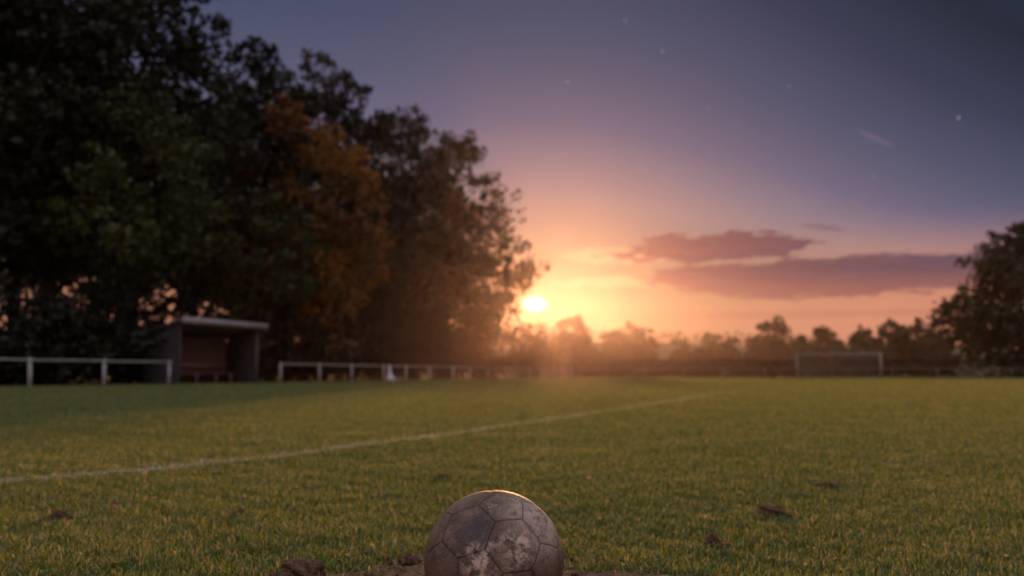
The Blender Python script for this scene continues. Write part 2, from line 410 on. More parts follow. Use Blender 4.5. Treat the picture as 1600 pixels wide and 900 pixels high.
BIG = [  # px, distance behind the fence, top pixel (or height), radius, crown base, material, leaves, label
    (-70, 9, 24.0, 6.5, 4.2, 'leaf_dark', 15000, 'tall dark tree at the left edge of the photo, mostly cut off'),
    (70, 8, 25.0, 6.0, 4.6, 'leaf_dark', 17000, 'tall dark broadleaf tree nearest the left edge, sky showing through its crown'),
    (205, 9, 25.5, 7.0, 5.0, 'leaf_dark', 21000, 'tallest dark tree rising out of frame behind the dugout\'s left wall'),
    (376, 9, 21.8, 6.2, 4.0, 'leaf_dark', 20000, 'dark tree rising behind the dugout roof, left of the orange tree'),
    (500, 9, 23.4, 7.6, 3.4, 'leaf_dark', 24000, 'tall dark tree rising directly behind the orange autumn tree'),
    (612, 9, 23.6, 7.8, 2.6, 'leaf_dark', 19000, 'dark tree between the orange tree and the domed tree beside the sun'),
    (694, 8, 23.0, 9.3, 2.0, 'leaf_dark', 19000, 'broad domed dark tree at the right end of the wood, beside the setting sun'),
]
for i, (px, off, H, rad, base, m, n, lab) in enumerate(BIG):
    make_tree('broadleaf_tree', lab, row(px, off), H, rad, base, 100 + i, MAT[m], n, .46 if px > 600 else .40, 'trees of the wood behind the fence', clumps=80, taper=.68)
BACK = [(20, 18, 21, 6.0, 'dark tree at the back of the wood, seen through a gap at the far left'),
        (150, 19, 21, 6.0, 'dark back row tree between the two tallest left hand trunks'),
        (300, 17, 21, 6.5, 'dark back row tree half hidden above the dugout\'s left wall'),
        (450, 17, 22, 6.5, 'dark back row tree hidden behind the orange crown'),
        (585, 17, 20, 6.5, 'dark back row tree filling the gap left of the broad domed tree')]
for i, (px, off, H, rad, lab) in enumerate(BACK):
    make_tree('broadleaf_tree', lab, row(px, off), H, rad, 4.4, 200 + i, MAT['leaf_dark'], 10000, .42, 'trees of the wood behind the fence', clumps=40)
make_tree('autumn_tree', 'orange brown autumn tree standing in front of the dark wood', row(476, 4.5), 16.6, 5.7, 3.0, 301, MAT['leaf_autumn'], 17000, .30, 'trees of the wood behind the fence', clumps=52, tint_lo=.1, tint_hi=.9)
make_tree('bushy_tree', 'leafy mid green tree in front of the tall dark trees, left of the dugout', row(185, 4.5), 13.4, 5.0, 4.2, 302, MAT['leaf_green'], 13000, .28, 'trees of the wood behind the fence', clumps=40)
make_tree('bushy_tree', 'smaller mid green tree above the dugout roof, touching the orange tree', row(392, 5.0), 11.2, 4.2, 2.6, 303, MAT['leaf_green'], 9000, .28, 'trees of the wood behind the fence', clumps=36)
# undergrowth along the foot of the wood: each bush its own
SH = [(-40, 'at the far left, behind the first fence rail'), (40, 'behind the leftmost white fence post'), (105, 'midway between the two leftmost fence posts'), (165, 'behind the second white fence post from the left'), (222, 'against the dugout\'s grey left wall'), (285, 'behind the dugout\'s left corner'),
      (345, 'behind the middle of the dugout'), (405, 'behind the dugout\'s right hand post'), (452, 'right of the dugout, behind the first post of the long rail'), (502, 'under the left side of the orange tree\'s crown'), (550, 'under the right side of the orange tree\'s crown'),
      (598, 'behind the pale sheet on the rail'), (640, 'under the left half of the broad domed tree'), (682, 'under the middle of the broad domed tree'), (722, 'under the right half of the broad domed tree'), (762, 'under the outer branches of the domed tree'), (800, 'left of the sun, below its glow'), (838, 'directly below the sun')]
rs_ = np.random.default_rng(77)
for i, (px, lab) in enumerate(SH):
    H = 4.1 + rs_.uniform(-.5, .9) + (1.5 if px > 560 else 0) + (.9 if px in (638, 682, 722) else 0)
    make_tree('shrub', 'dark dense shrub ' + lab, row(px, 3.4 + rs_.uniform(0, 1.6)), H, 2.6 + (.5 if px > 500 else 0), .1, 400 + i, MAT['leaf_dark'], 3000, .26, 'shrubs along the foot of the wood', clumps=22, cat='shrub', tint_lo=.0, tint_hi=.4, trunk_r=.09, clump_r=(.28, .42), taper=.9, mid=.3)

# right hand tree
P = at_depth(1612, 575, 100.0)
make_tree('broadleaf_tree', 'large brownish green tree at the right edge, beyond the goal', (P[0], 100.0, 0), 15.6, 9.4, 1.0, 511, MAT['leaf_dark'], 20000, .50, clumps=64, taper=.55, tint_lo=.3, tint_hi=1.0)
# far trees beyond the hedge, in the haze
FAR = [(848, 533, 22, 150, 'low hazy far tree directly below the setting sun'), (893, 493, 34, 155, 'tall hazy far tree just right of the sun'),
       (948, 521, 16, 165, 'small hazy far tree left of a wider crowned one, right of the sun'), (984, 505, 36, 160, 'broad hazy far tree with a dense rounded crown, left of the misty hillside'),
       (1016, 515, 13, 165, 'slim hazy far tree at the right shoulder of a broad one'), (1066, 532, 20, 185, 'small pale far tree alone on the misty hillside'),
       (1112, 521, 27, 180, 'hazy far tree in the middle of the misty gap'), (1142, 529, 17, 185, 'low hazy far tree left of the tall one near the goal'),
       (1204, 498, 39, 150, 'tall rounded far tree left of the goal'), (1252, 524, 18, 160, 'small far tree behind the goal\'s left post'),
       (1290, 512, 31, 155, 'rounded far tree behind the goal mouth'), (1347, 513, 31, 150, 'far tree behind the goal\'s right half'),
       (1394, 502, 27, 148, 'far tree just right of the goal, joined to a fuller neighbour'), (1431, 497, 35, 145, 'full domed far tree halfway from the goal to the right hand tree'),
       (1476, 515, 24, 150, 'far tree partly hidden by the large right hand tree')]
for i, (px, py, hw, Y, lab) in enumerate(FAR):
    Y = 205 + (Y - 145) * 1.6
    p = at_depth(px, 583, Y); H = top_for(px, py, Y); rad = hw * Y / F
    make_tree('field_tree', lab, (p[0], Y, 0), H + .2, rad * 1.12, .0, 600 + i, MAT['leaf_far'], 5200, .66, 'hazy trees beyond the hedge', clumps=38, clump_r=(.24, .34), mid=.42, taper=.85, shape=2.3)
for i, (px, py, hw, lab) in enumerate(((935, 545, 40, 'low hazy bush between the tall tree by the sun and the broad one'), (1040, 560, 36, 'low hazy bush on the left of the misty gap'), (1090, 560, 34, 'low hazy bush in the misty gap'), (1165, 545, 34, 'low hazy bush just left of the tall rounded far tree'),
                                      (1235, 540, 34, 'low hazy bush between the tall far tree and the goal'), (1318, 536, 34, 'low hazy bush between the two far trees behind the goal'), (1372, 532, 34, 'low hazy bush behind the goal\'s right post'), (1455, 528, 34, 'low hazy bush left of the large right hand tree'))):
    Y = 198.0; p = at_depth(px, 583, Y)
    make_tree('field_bush', lab, (p[0], Y, 0), top_for(px, py, Y), hw * Y / F * 1.2, 0, 680 + i, MAT['leaf_far'], 2600, .6, 'hazy bushes beyond the hedge', clumps=26, clump_r=(.26, .36), mid=.3, taper=.9, cat='bush')
# wood on the hill crest: one far-off mass
rng = np.random.default_rng(9)
n = 420; wx = rng.uniform(-320, 320, n); wy = rng.uniform(342, 372, n); wh = rng.uniform(3.0, 5.2, n)
wc = np.stack((wx, wy, hill_z(wx, wy) + wh * .5), 1)
v, t = leaf_cloud(wc, wh * .75, 9000, 1.0, rng, rng.uniform(.2, .8, n), flat=.8)
o = np_mesh('far_wood', v, np.arange(len(v)), np.full(len(v) // 4, 4), MAT['leaf_far'], None, {'tint': t})
tag(o, 'far dark line of woodland along the misty hill crest', 'wood', kind='stuff')

# hedge behind the far fence
CORNER = FP + T * ((106 - FP[1]) / T[1]); E = np.array((T[1], -T[0]))
h0 = CORNER + T * 7.5 - E * 4
rng = np.random.default_rng(11)
hroot = empty('hedge', (h0[0], h0[1], 0), math.atan2(E[1], E[0])); tag(hroot, 'long low clipped hedge running behind the far fence and goal', 'hedge')
nl = 22000; u = rng.random(nl) * 82
k1 = rng.random(nl); top_z = 1.86 + .10 * np.sin(u * .7) + .07 * np.sin(u * 2.3 + 1)
zz = np.where(k1 < .35, top_z - rng.random(nl) * .15, rng.random(nl) * top_z); yy = np.where(k1 < .35, rng.uniform(-.6, .6, nl), np.where(k1 < .85, -.6, .6) + rng.normal(0, .08, nl))
c = np.stack((u, yy, zz), 1); nr = rng.normal(size=(nl, 3)); nr /= np.linalg.norm(nr, axis=1)[:, None]
a = np.cross(nr, rng.normal(size=(nl, 3))); a /= np.linalg.norm(a, axis=1)[:, None]; b = np.cross(nr, a); s = .26 * rng.uniform(.6, 1.3, nl)[:, None]
v = np.stack((c - a * s * .5, c - b * s * .35, c + a * s * .5, c + b * s * .35), 1).reshape(-1, 3)
np_mesh('foliage', v, np.arange(len(v)), np.full(nl, 4), MAT['leaf_hedge'], hroot, {'tint': np.repeat(rng.random(nl), 4)})

# ------------------------------------------------------------------ fences
def rail_fence(label, origin, direction, svals, s0, s1, H=.98, pm='white', rm='rail'):
    ang = math.atan2(direction[1], direction[0])
    root = empty('rail_fence', (origin[0], origin[1], 0), ang); tag(root, label, 'fence', 'white rail fences round the pitch')
    proto = MB().box((0, 0, H / 2 - .1), (.10, .10, H + .2), None, .012).build('post', MAT[pm], root)
    first = True
    for i, s in enumerate(svals):
        o = proto if first else proto.copy()
        if not first: col.objects.link(o); o.parent = root
        first = False; o.location = (s, 0, 0); o.rotation_euler = (R(((i * 37) % 5 - 2) * .35), R(((i * 53) % 5 - 2) * .35), 0)
    MB().tube([(s0 + (s1 - s0) * k / 24, -.075, H - .07 + .006 * math.sin(k * 1.7)) for k in range(25)], .032, 10).build('rail', MAT[rm], root, smooth=True)
    return root
def s_at(px): k = (px - 800) / F; return (k * FP[1] - FP[0]) / (T[0] - k * T[1])
sl = [s_at(50) - 3.8 * k for k in range(5, 0, -1)] + [ s_at(50), s_at(165), s_at(266)]
rail_fence('short white rail fence left of the dugout, its last post against the grey wall', FP, T, sl, sl[0], sl[-1] + .05)
sr = [s_at(p) for p in (440, 500, 550, 600, 635, 672, 708, 735, 763)]
e_s = np.linalg.norm(CORNER - FP)
while sr[-1] < e_s - 3: sr.append(sr[-1] + 3.95)
rail_fence('long white rail fence running right from the dugout towards the sun', FP, T, sr, sr[0] - .05, e_s)
rail_fence('far rail fence behind the goal, in front of the hedge', CORNER, E, [i * 4.0 for i in range(0, 17)], 0, 64.05, pm='weathered', rm='weathered')

# pale sheet hanging from the long rail, bunched at its foot
s_c = s_at(606); pc = FP + T * s_c
sheet = empty('sheet', (pc[0], pc[1], 0), math.atan2(T[1], T[0]))
tag(sheet, 'pale bluish white sheet hung over the long rail, bunched on the grass below', 'sheet')
V = []; nu, nv = 25, 30
for j in range(nv):
    f = j / (nv - 1); z = .965 - .93 * f
    half = .17 + .10 * f + (.25 * max(0, (f - .68) / .32) ** .7); out = -.125 - .05 * f - .20 * max(0, (f - .65) / .35)
    for i in range(nu):
        uu = i / (nu - 1) * 2 - 1
        V.append((uu * half - .10 * max(0, (f - .6)), out + .045 * math.sin(uu * 9 + f * 3) * (.4 + f), max(.012, z + .03 * math.sin(uu * 5 + 2) * f)))
ff = grid_faces(nv, nu)
dr = np_mesh('drape', V, ff.ravel(), np.full(len(ff), 4), MAT['cloth'], sheet, smooth=True)
so = dr.modifiers.new('thick', 'SOLIDIFY'); so.thickness = .012
bm = bmesh.new(); bmesh.ops.create_icosphere(bm, subdivisions=4, radius=1)
for vv in bm.verts:
    c_ = vv.co; k = 1 + .12 * math.sin(c_.x * 6 + c_.z * 4) + .1 * math.sin(c_.y * 7 + 1)
    vv.co = Vector((c_.x * .42 * k - .12, c_.y * .22 * k - .26, max(.004, c_.z * .24 * k + .12)))
q = MB(); q.add_bm(bm); q.build('bunched_hem', MAT['cloth'], sheet, smooth=True)

# ------------------------------------------------------------------ dugout
p_l = FP + T * s_at(281); p_r = FP + T * s_at(404)
LEN = float(np.linalg.norm(p_r - p_l)); DEP = 1.75; HF, HB = 2.62, 2.10
dug = empty('dugout', (p_l[0], p_l[1], 0), math.atan2(T[1], T[0])); tag(dug, 'open fronted wooden team dugout with grey side wall and pale roof edge', 'dugout')
def roof_z(y): return HF - (HF - HB) * (y / DEP)
mb = MB()
nb = 12
for i in range(nb):                                               # left wall of horizontal boards
    z0 = HF * i / nb; z1 = HF * (i + 1) / nb - .004
    yb = DEP if z1 <= HB else max(.0, DEP * (HF - z1) / (HF - HB))
    yb0 = DEP if z0 <= HB else max(.05, DEP * (HF - z0) / (HF - HB))
    if z1 > HF - .05: z1 = HF - .05
    mb.prism([(0, z0), (yb0, z0), (max(yb, .05), z1), (0, z1)], 'x', .0 + .004 * (i % 2), .045 + .004 * (i % 2))
mb.build('side_wall', MAT['grey_board'], dug)
mb = MB()
for i in range(nb):
    z0 = (HF - .01) * i / nb; z1 = (HF - .01) * (i + 1) / nb - .004
    yb = DEP if z1 <= HB - .01 else max(.05, DEP * (HF - .01 - z1) / (HF - HB))
    yb0 = DEP if z0 <= HB - .01 else max(.05, DEP * (HF - .01 - z0) / (HF - HB))
    mb.prism([(.12, z0), (yb0, z0), (max(yb, .13), z1), (.12, z1)], 'x', LEN - .05, LEN - .01 + .004 * (i % 2))
mb.build('side_wall', MAT['grey_board'], dug)
mb = MB(); nbk = 36
for i in range(nbk):
    x0 = .047 + (LEN - .10) * i / nbk; w = (LEN - .10) / nbk - .004
    mb.box((x0 + w / 2, DEP - .03 - .004 * (i % 3), (HB - .005) / 2), (w, .03, HB - .005))
mb.build('back_wall', MAT['red_board'], dug)
mb = MB()
th = math.atan2(HF - HB, DEP); rr_ = Matrix.Rotation(-th, 3, 'X')
mb.box((LEN / 2 + .12, DEP / 2 - .05, (HF + HB) / 2 + .045), (LEN + .62, DEP / math.cos(th) + .36, .05), rr_)
roof = mb.build('roof', MAT['roofing'], dug)
MB().box((LEN / 2 + .12, -.245, HF + .055), (LEN + .66, .035, .26), None, .008).build('fascia', MAT['fascia'], dug)
for x in (.07, LEN - .02):
    MB().box((x, .06, (HF - .05) / 2), (.11, .10, HF - .05), None, .01).build('front_post', MAT['frame'], dug)
bench = MB()
for k in range(3): bench.box((LEN / 2, DEP - .62 + k * .14, .46), (LEN - .35, .12, .04), None, .006)
bo = bench.build('bench_seat', MAT['bench'], dug)
MB().box((LEN / 2, DEP - .12, .82), (LEN - .3, .04, .16), None, .006).build('bench_backrest', MAT['bench'], dug)
for x in (.55, 1.25, 2.9, 4.4, LEN - .5):
    MB().box((x, DEP - .60, .22), (.11, .07, .44), None, .006).build('bench_leg', MAT['bench'], dug)

# ------------------------------------------------------------------ goal
gc = CORNER + E * 27.0 - T * 5.2
goal = empty('goal', (gc[0], gc[1], 0), math.atan2(E[1], E[0])); tag(goal, 'white full size football goal at the far end of the pitch', 'goal')
W2 = 3.72
for sx in (-1, 1): MB().tube([(sx * W2, 0, -.1), (sx * W2, 0, 2.24)], .06, 14).build('goalpost', MAT['goal'], goal, smooth=True)
MB().tube([(-W2 - .06, 0, 2.30), (W2 + .06, 0, 2.30)], .06, 14).build('crossbar', MAT['goal'], goal, smooth=True)
for sx in (-.52, W2): MB().tube([(sx, 1.5, -.1), (sx, 1.5, 2.05), (sx, .1, 2.27)], .055, 10).build('net_support', MAT['goal'], goal, smooth=True)
nm = MB()
for i in range(38):
    x = -W2 + 2 * W2 * i / 37; nm.tube([(x, .08, 2.22), (x, 1.45, 2.05), (x, 1.9, .03)], .011, 3, False)
for j in range(14):
    f = j / 13; nm.tube([(-W2, 1.45 + .45 * f, 2.05 - 2.02 * f), (W2, 1.45 + .45 * f, 2.05 - 2.02 * f)], .011, 3, False)
for j in range(5):
    f = j / 5; nm.tube([(-W2, .08 + 1.37 * f, 2.22 - .17 * f), (W2, .08 + 1.37 * f, 2.22 - .17 * f)], .011, 3, False)
nm.build('net', MAT['net'], goal)

# ------------------------------------------------------------------ pitch line
LP = np.array([ground(x, y)[:2] for x, y in ((-900, 822), (-520, 797), (-140, 769), (0, 757), (130, 745), (270, 731), (400, 718), (520, 704), (640, 688), (760, 671), (900, 650), (1000, 635), (1090, 620), (1180, 607))])
def resample(P_, n):
    d = np.concatenate(([0], np.cumsum(np.linalg.norm(np.diff(P_, axis=0), axis=1)))); s = np.linspace(0, d[-1], n)
    for _ in range(1): q = np.stack((np.interp(s, d, P_[:, 0]), np.interp(s, d, P_[:, 1])), 1)
    return q
LQ = resample(LP, 160)
ker = np.ones(9) / 9
LQ[4:-4] = np.stack((np.convolve(LQ[:, 0], ker, 'valid'), np.convolve(LQ[:, 1], ker, 'valid')), 1)
tg = np.gradient(LQ, axis=0); tg /= np.linalg.norm(tg, axis=1)[:, None]; nn = np.stack((-tg[:, 1], tg[:, 0]), 1)
LW = .055
A = LQ + nn * LW; B = LQ - nn * LW
V = np.concatenate((np.column_stack((A, height(A[:, 0], A[:, 1]) + .004)), np.column_stack((B, height(B[:, 0], B[:, 1]) + .004))))
f = np.array([(i, i + 160, i + 161, i + 1) for i in range(159)])
o = np_mesh('pitch_line', V, f.ravel(), np.full(159, 4), MAT['line'], smooth=True); tag(o, 'worn white line curving across the pitch', 'line', kind='structure')

# ------------------------------------------------------------------ bare soil under the ball
SC = np.array((BALL_C[0] - .02, 1.66)); SRX, SRY = .50, .86
def vnoise(x, y, s, seed=0):
    return (np.sin(x * s + seed) * np.cos(y * s * 1.13 + seed * 2) + np.sin((x + y) * s * 1.71 + seed * 3) * .6 + np.sin((x - y * 1.3) * s * 2.9 + seed) * .4) / 2
_lat = np.random.default_rng(17).random((256, 256))
def lnoise(x, y, s, ox=0.0):
    a = x * s + 57.3 + ox; b = y * s + 91.7 + ox * .7; i = np.floor(a).astype(int); j = np.floor(b).astype(int); u_ = a - i; v_ = b - j
    u_ = u_ * u_ * (3 - 2 * u_); v_ = v_ * v_ * (3 - 2 * v_); g_ = lambda p, q: _lat[p % 256, q % 256]
    return (g_(i, j) * (1 - u_) + g_(i + 1, j) * u_) * (1 - v_) + (g_(i, j + 1) * (1 - u_) + g_(i + 1, j + 1) * u_) * v_ - .5
def soil_r(x, y): return np.sqrt(((x - SC[0]) / SRX) ** 2 + ((y - SC[1]) / SRY) ** 2) + .55 * lnoise(x, y, 5.5) + .35 * lnoise(x, y, 14, 3.1) + .18 * lnoise(x, y, 40, 7.7)
sx_ = np.linspace(SC[0] - .85, SC[0] + .85, 230); sy_ = np.linspace(SC[1] - .8, SC[1] + .95, 240)
SX, SY = np.meshgrid(sx_, sy_, indexing='ij'); rr2 = soil_r(SX, SY)
rng = np.random.default_rng(3)
bump = .022 * lnoise(SX, SY, 16) + .014 * lnoise(SX, SY, 38, 5.) + .010 * lnoise(SX, SY, 85, 9.) + rng.normal(0, .0012, SX.shape)
bd = np.sqrt((SX - BALL_C[0]) ** 2 + (SY - BALL_Y) ** 2)
bump = np.where(bd < .09, np.minimum(bump, -.002), bump)
SZ = height(SX, SY) + .006 + bump * np.clip(1.3 - rr2, 0, 1) - .03 * np.clip(rr2 - 1.0, 0, 1) ** 1.0 * 2
sf = grid_faces(230, 240)
o = np_mesh('bare_soil', np.stack((SX, SY, SZ), -1).reshape(-1, 3), sf.ravel(), np.full(len(sf), 4), MAT['soil'], smooth=True); tag(o, 'patch of bare brown soil under the ball', 'soil', kind='structure')

# ------------------------------------------------------------------ grass
rng = np.random.default_rng(21)
N0, Y0, Y1 = 31000.0, 1.0, 112.0
cand = []
edges = np.geomspace(Y0, Y1, 60)
for a, b in zip(edges[:-1], edges[1:]):
    m_ = (a + b) / 2; xl, xr = -(.80 * m_ + 1.8), .70 * m_ + 1.6
    dens = N0 * min(1.0, (2.6 / m_) ** 1.68)
    n = int(dens * (b - a) * (xr - xl)); y = rng.uniform(a, b, n); x = rng.uniform(xl, xr, n); cand.append(np.stack((x, y), 1))
Pg = np.concatenate(cand)
keep = soil_r(Pg[:, 0], Pg[:, 1]) > 1.0 + rng.normal(0, .10, len(Pg))
keep &= vnoise(Pg[:, 0], Pg[:, 1], 9, 7) * .5 + rng.random(len(Pg)) > .02                       # thin spots
fl = (Pg - FP) @ NL; keep &= fl < 1.0                                                           # stops at the wood's edge
Pg = Pg[keep]; n = len(Pg); X, Y = Pg.T
lod = np.maximum(1, Y / 2.8)
hgt = .0235 * rng.uniform(.55, 1.3, n) * (1 + .20 * vnoise(X, Y, 3.3, 4) + .22 * vnoise(X, Y, 17, 6)) * np.minimum(lod ** .05, 1.2)
wid = .00135 * rng.uniform(.7, 1.4, n) * lod ** .74
yaw = rng.uniform(0, 2 * np.pi, n); tilt = np.abs(rng.normal(.38, .25, n)); tdir = rng.uniform(0, 2 * np.pi, n)
ax = np.stack((np.cos(yaw), np.sin(yaw), np.zeros(n)), 1)
ld = np.stack((np.cos(tdir), np.sin(tdir)), 1)
base = np.column_stack((X, Y, height(X, Y) - .002))
def along(fr, bend): 
    o_ = np.sin(tilt * bend) * hgt * fr; return base + np.column_stack((ld * o_[:, None], np.cos(tilt * bend) * hgt * fr))
mid_ = along(.55, .7); tip = along(1.0, 1.5)
w = wid[:, None]
V = np.stack((base - ax * w, base + ax * w, mid_ + ax * w * .8, mid_ - ax * w * .8, tip), 1).reshape(-1, 3)
ti = np.clip(rng.normal(.34, .18, n) + .09 * vnoise(X, Y, 5.5, 8) + .08 * vnoise(X, Y, 19, 3), 0, .72); ti = np.where(rng.random(n) < .11, rng.uniform(.68, .90, n), ti)
# painted blades along the line
d2 = np.full(n, 9.0)
near = np.where(Y < 40)[0]
for i0 in range(0, len(near), 20000):
    ii = near[i0:i0 + 20000]; dd_ = np.min(((Pg[ii][:, None, :] - LQ[None]) ** 2).sum(-1), 1); d2[ii] = np.sqrt(dd_)
seg = np.linalg.norm(LQ[1] - LQ[0])
on = (d2 < LW * (1.15 + .25 * vnoise(X, Y, 8, 9)) + .5 * seg * 0.2) & (rng.random(n) < .50)
ti = np.where(on, rng.uniform(.86, .98, n), ti)
k = np.arange(n)[:, None] * 5
loops = np.concatenate((k + np.array((0, 1, 2, 3)), k + np.array((3, 2, 4))), 1).ravel()
o = np_mesh('grass', V, loops, np.tile((4, 3), n), MAT['grass'], None, {'tint': (np.repeat(ti, 5).reshape(-1, 5) + np.array((-.04, -.04, .03, .03, .10)) * (ti < .85)[:, None]).ravel()}); tag(o, 'short green grass with dry golden blades covering the pitch', 'grass', kind='stuff')  # tips yellowed and brightened as highlights painted into the tint, roots darker

# dry stalks round the bare patch
rng = np.random.default_rng(31)
mb = MB(); tt = []
for i in range(260):
    a = rng.uniform(0, 2 * np.pi); q = rng.uniform(.62, 1.16)
    x = SC[0] + SRX * q * math.cos(a) * 1.05; y = SC[1] + SRY * q * math.sin(a)
    if math.hypot(x - BALL_C[0], y - BALL_Y) < .135: continue
    z = float(height(x, y)) + .008; L_ = rng.uniform(.03, .09); t_ = rng.uniform(0, 6.28); up = rng.uniform(.0, .025)
    dv = np.array((math.cos(t_), math.sin(t_), 0)); sd = np.array((-dv[1], dv[0], 0)) * rng.normal(0, .018)
    n0 = len(mb.V); mb.tube([(x, y, z), np.array((x, y, z + up)) + dv * L_ * .5 + sd, np.array((x, y, z + up * .3)) + dv * L_], [.0009, .0009, .0004], 4, False)
    tt += [rng.random()] * (len(mb.V) - n0)
o = np_mesh('dead_grass', mb.V, mb.L, mb.S, MAT['straw'], None, {'tint': tt}); tag(o, 'dry pale grass stalks lying round the bare patch', 'dead grass', kind='stuff')

# ------------------------------------------------------------------ clods and fallen leaves
def clod(px, py, wpx, hpx, seed, label, yaw=0.0, group='soil clods on the grass'):
    p = ground(px, py); sc_ = np.linalg.norm(p - np.array((0, 0, CAM_H))) / F
    w, h = wpx * sc_ / 2 * .92, hpx * sc_
    bm = bmesh.new(); bmesh.ops.create_icosphere(bm, subdivisions=4, radius=1)
    r_ = np.random.default_rng(seed); ph = r_.uniform(0, 6.28, 12)
    for v_ in bm.verts:
        c = v_.co
        k = 1 + .16 * math.sin(c.x * 3.1 + ph[0]) * math.cos(c.y * 3.4 + ph[1]) + .12 * math.sin(c.z * 5.5 + ph[2] + c.x * 4) + .08 * math.sin(c.x * 11 + ph[3]) * math.sin(c.y * 12 + ph[4]) + .06 * math.sin(c.z * 17 + c.y * 13 + ph[5]) + r_.normal(0, .035) + .10 * math.sin(c.x * 7 + ph[6] + c.z * 5) * math.sin(c.y * 6 + ph[7])
        v_.co = Vector((c.x * w * k, c.y * w * .75 * k, c.z * h * .62 * k + h * .38))
    q = MB(); q.add_bm(bm); o = q.build('soil_clod', MAT['clod'], smooth=True)
    o.location = (p[0], p[1], float(height(p[0], p[1])) + .004); o.rotation_euler = (0, 0, yaw); tag(o, label, 'clod', group); return o
clod(474, 908, 66, 27, 1, 'large dark lump of soil left of the ball, at the bottom edge')
clod(437, 916, 44, 16, 2, 'low dark lump of soil beside the large one left of the ball')
clod(93, 815, 26, 13, 3, 'small brown clod on the grass at the far left')
clod(1206, 806, 42, 15, 4, 'long low brown clod right of the ball', .2)
clod(1291, 763, 30, 7, 5, 'flat dark clod furthest out on the right hand grass')
clod(1112, 850, 22, 15, 6, 'grey brown clod touching a reddish leaf, right of the ball')
clod(693, 749, 26, 8, 7, 'small dark clod on the grass just behind the ball')
clod(376, 810, 18, 9, 8, 'small dull clod between the ball and the leftmost clod')
clod(640, 884, 34, 14, 9, 'crumbly brown clod touching the left side of the ball')

cr_ = np.random.default_rng(61); mb = MB()
for (px, py, w_) in ((474, 908, 66), (437, 914, 44), (93, 815, 26), (1206, 806, 42), (1291, 763, 30), (1112, 850, 22), (693, 749, 26), (376, 810, 18), (640, 886, 50), (600, 893, 50), (900, 893, 60)):
    p = ground(px, py); k_ = np.linalg.norm(p) / F
    for _ in range(22):
        c = p[:2] + cr_.normal(0, 1, 2) * w_ * k_ * np.array((.62, .9)); r0 = cr_.uniform(.0022, .0065)
        if math.hypot(c[0] - BALL_C[0], c[1] - BALL_Y) < .125: continue
        bm = bmesh.new(); bmesh.ops.create_icosphere(bm, subdivisions=1, radius=r0)
        for v_ in bm.verts: v_.co *= cr_.uniform(.65, 1.25)
        bmesh.ops.translate(bm, vec=(c[0], c[1], float(height(c[0], c[1])) + r0 * .6 + .006), verts=bm.verts); mb.add_bm(bm)
o = mb.build('soil_crumbs', MAT['clod']); tag(o, 'loose crumbs of soil scattered round the clods', 'soil crumbs', kind='stuff')

def fallen_leaf(px, py, wpx, tint, seed, label, group='fallen leaves on the grass', shared=False, lift=.018):
    p = ground(px, py, .02); sc_ = np.linalg.norm(p - np.array((0, 0, CAM_H))) / F
    w = wpx * sc_; r_ = np.random.default_rng(seed); n_ = 9
    V = []; yawl = r_.uniform(0, 6.28); tl = r_.uniform(.1, .9)
    prof = [0, .45, .8, 1, .92, .98, .7, .35, 0]
    for i in range(n_):
        f_ = i / (n_ - 1) - .5
        for sgn in (-1, 0, 1):
            V.append((f_ * w, sgn * prof[i] * w * .36 * r_.uniform(.85, 1.1), w * (.28 * f_ * f_ * 2 + .12 * abs(sgn) * prof[i]) + .0005))
    fc = grid_faces(n_, 3)
    o = np_mesh('fallen_leaf', V, fc.ravel(), np.full(len(fc), 4), MAT['fallen'], None, {'tint': np.full(len(V), tint)}, smooth=True)
    o.location = (p[0], p[1], float(height(p[0], p[1])) + lift); o.rotation_euler = (tl * .8, tl * .4 - .2, yawl); tag(o, label, 'leaf', group)
for i, a in enumerate(((1133, 846, 17, .30, 'reddish leaf beside the grey clod right of the ball'), (685, 775, 14, .55, 'orange leaf on the grass just left of the ball\'s top'), (805, 729, 8, .65, 'small bright orange leaf on the grass above the ball'),
                       (177, 793, 14, .25, 'reddish leaf above the leftmost clod'), (100, 776, 12, .45, 'orange leaf just below the white line at the far left'), (920, 748, 8, .72, 'pale leaf on the grass just right of the ball\'s top'),
                       (1155, 769, 10, .75, 'yellow leaf midway out on the right hand grass'), (612, 800, 9, .7, 'yellow leaf left of the ball, level with its top panel'), (672, 818, 10, .68, 'yellow leaf almost touching the left side of the ball'),
                       (241, 779, 13, .9, 'pale leaf between the leftmost clod and the small dull clod'), (1122, 897, 18, .5, 'orange leaf at the bottom edge, right of the ball'), (178, 881, 16, .6, 'tawny leaf at the bottom left of the grass'))):
    fallen_leaf(a[0], a[1], a[2], a[3], 900 + i, a[4])
rng = np.random.default_rng(44)
for i in range(90):
    px, py = rng.uniform(20, 1580), 900 - 190 * rng.random() ** 1.2
    if 600 < px < 920 and py > 740: continue
    fallen_leaf(px, py, rng.uniform(4.0, 7.5), rng.uniform(.45, .92), 1000 + i, 'tiny pale dry leaf scrap lying among the grass blades', 'tiny leaf scraps in the grass')

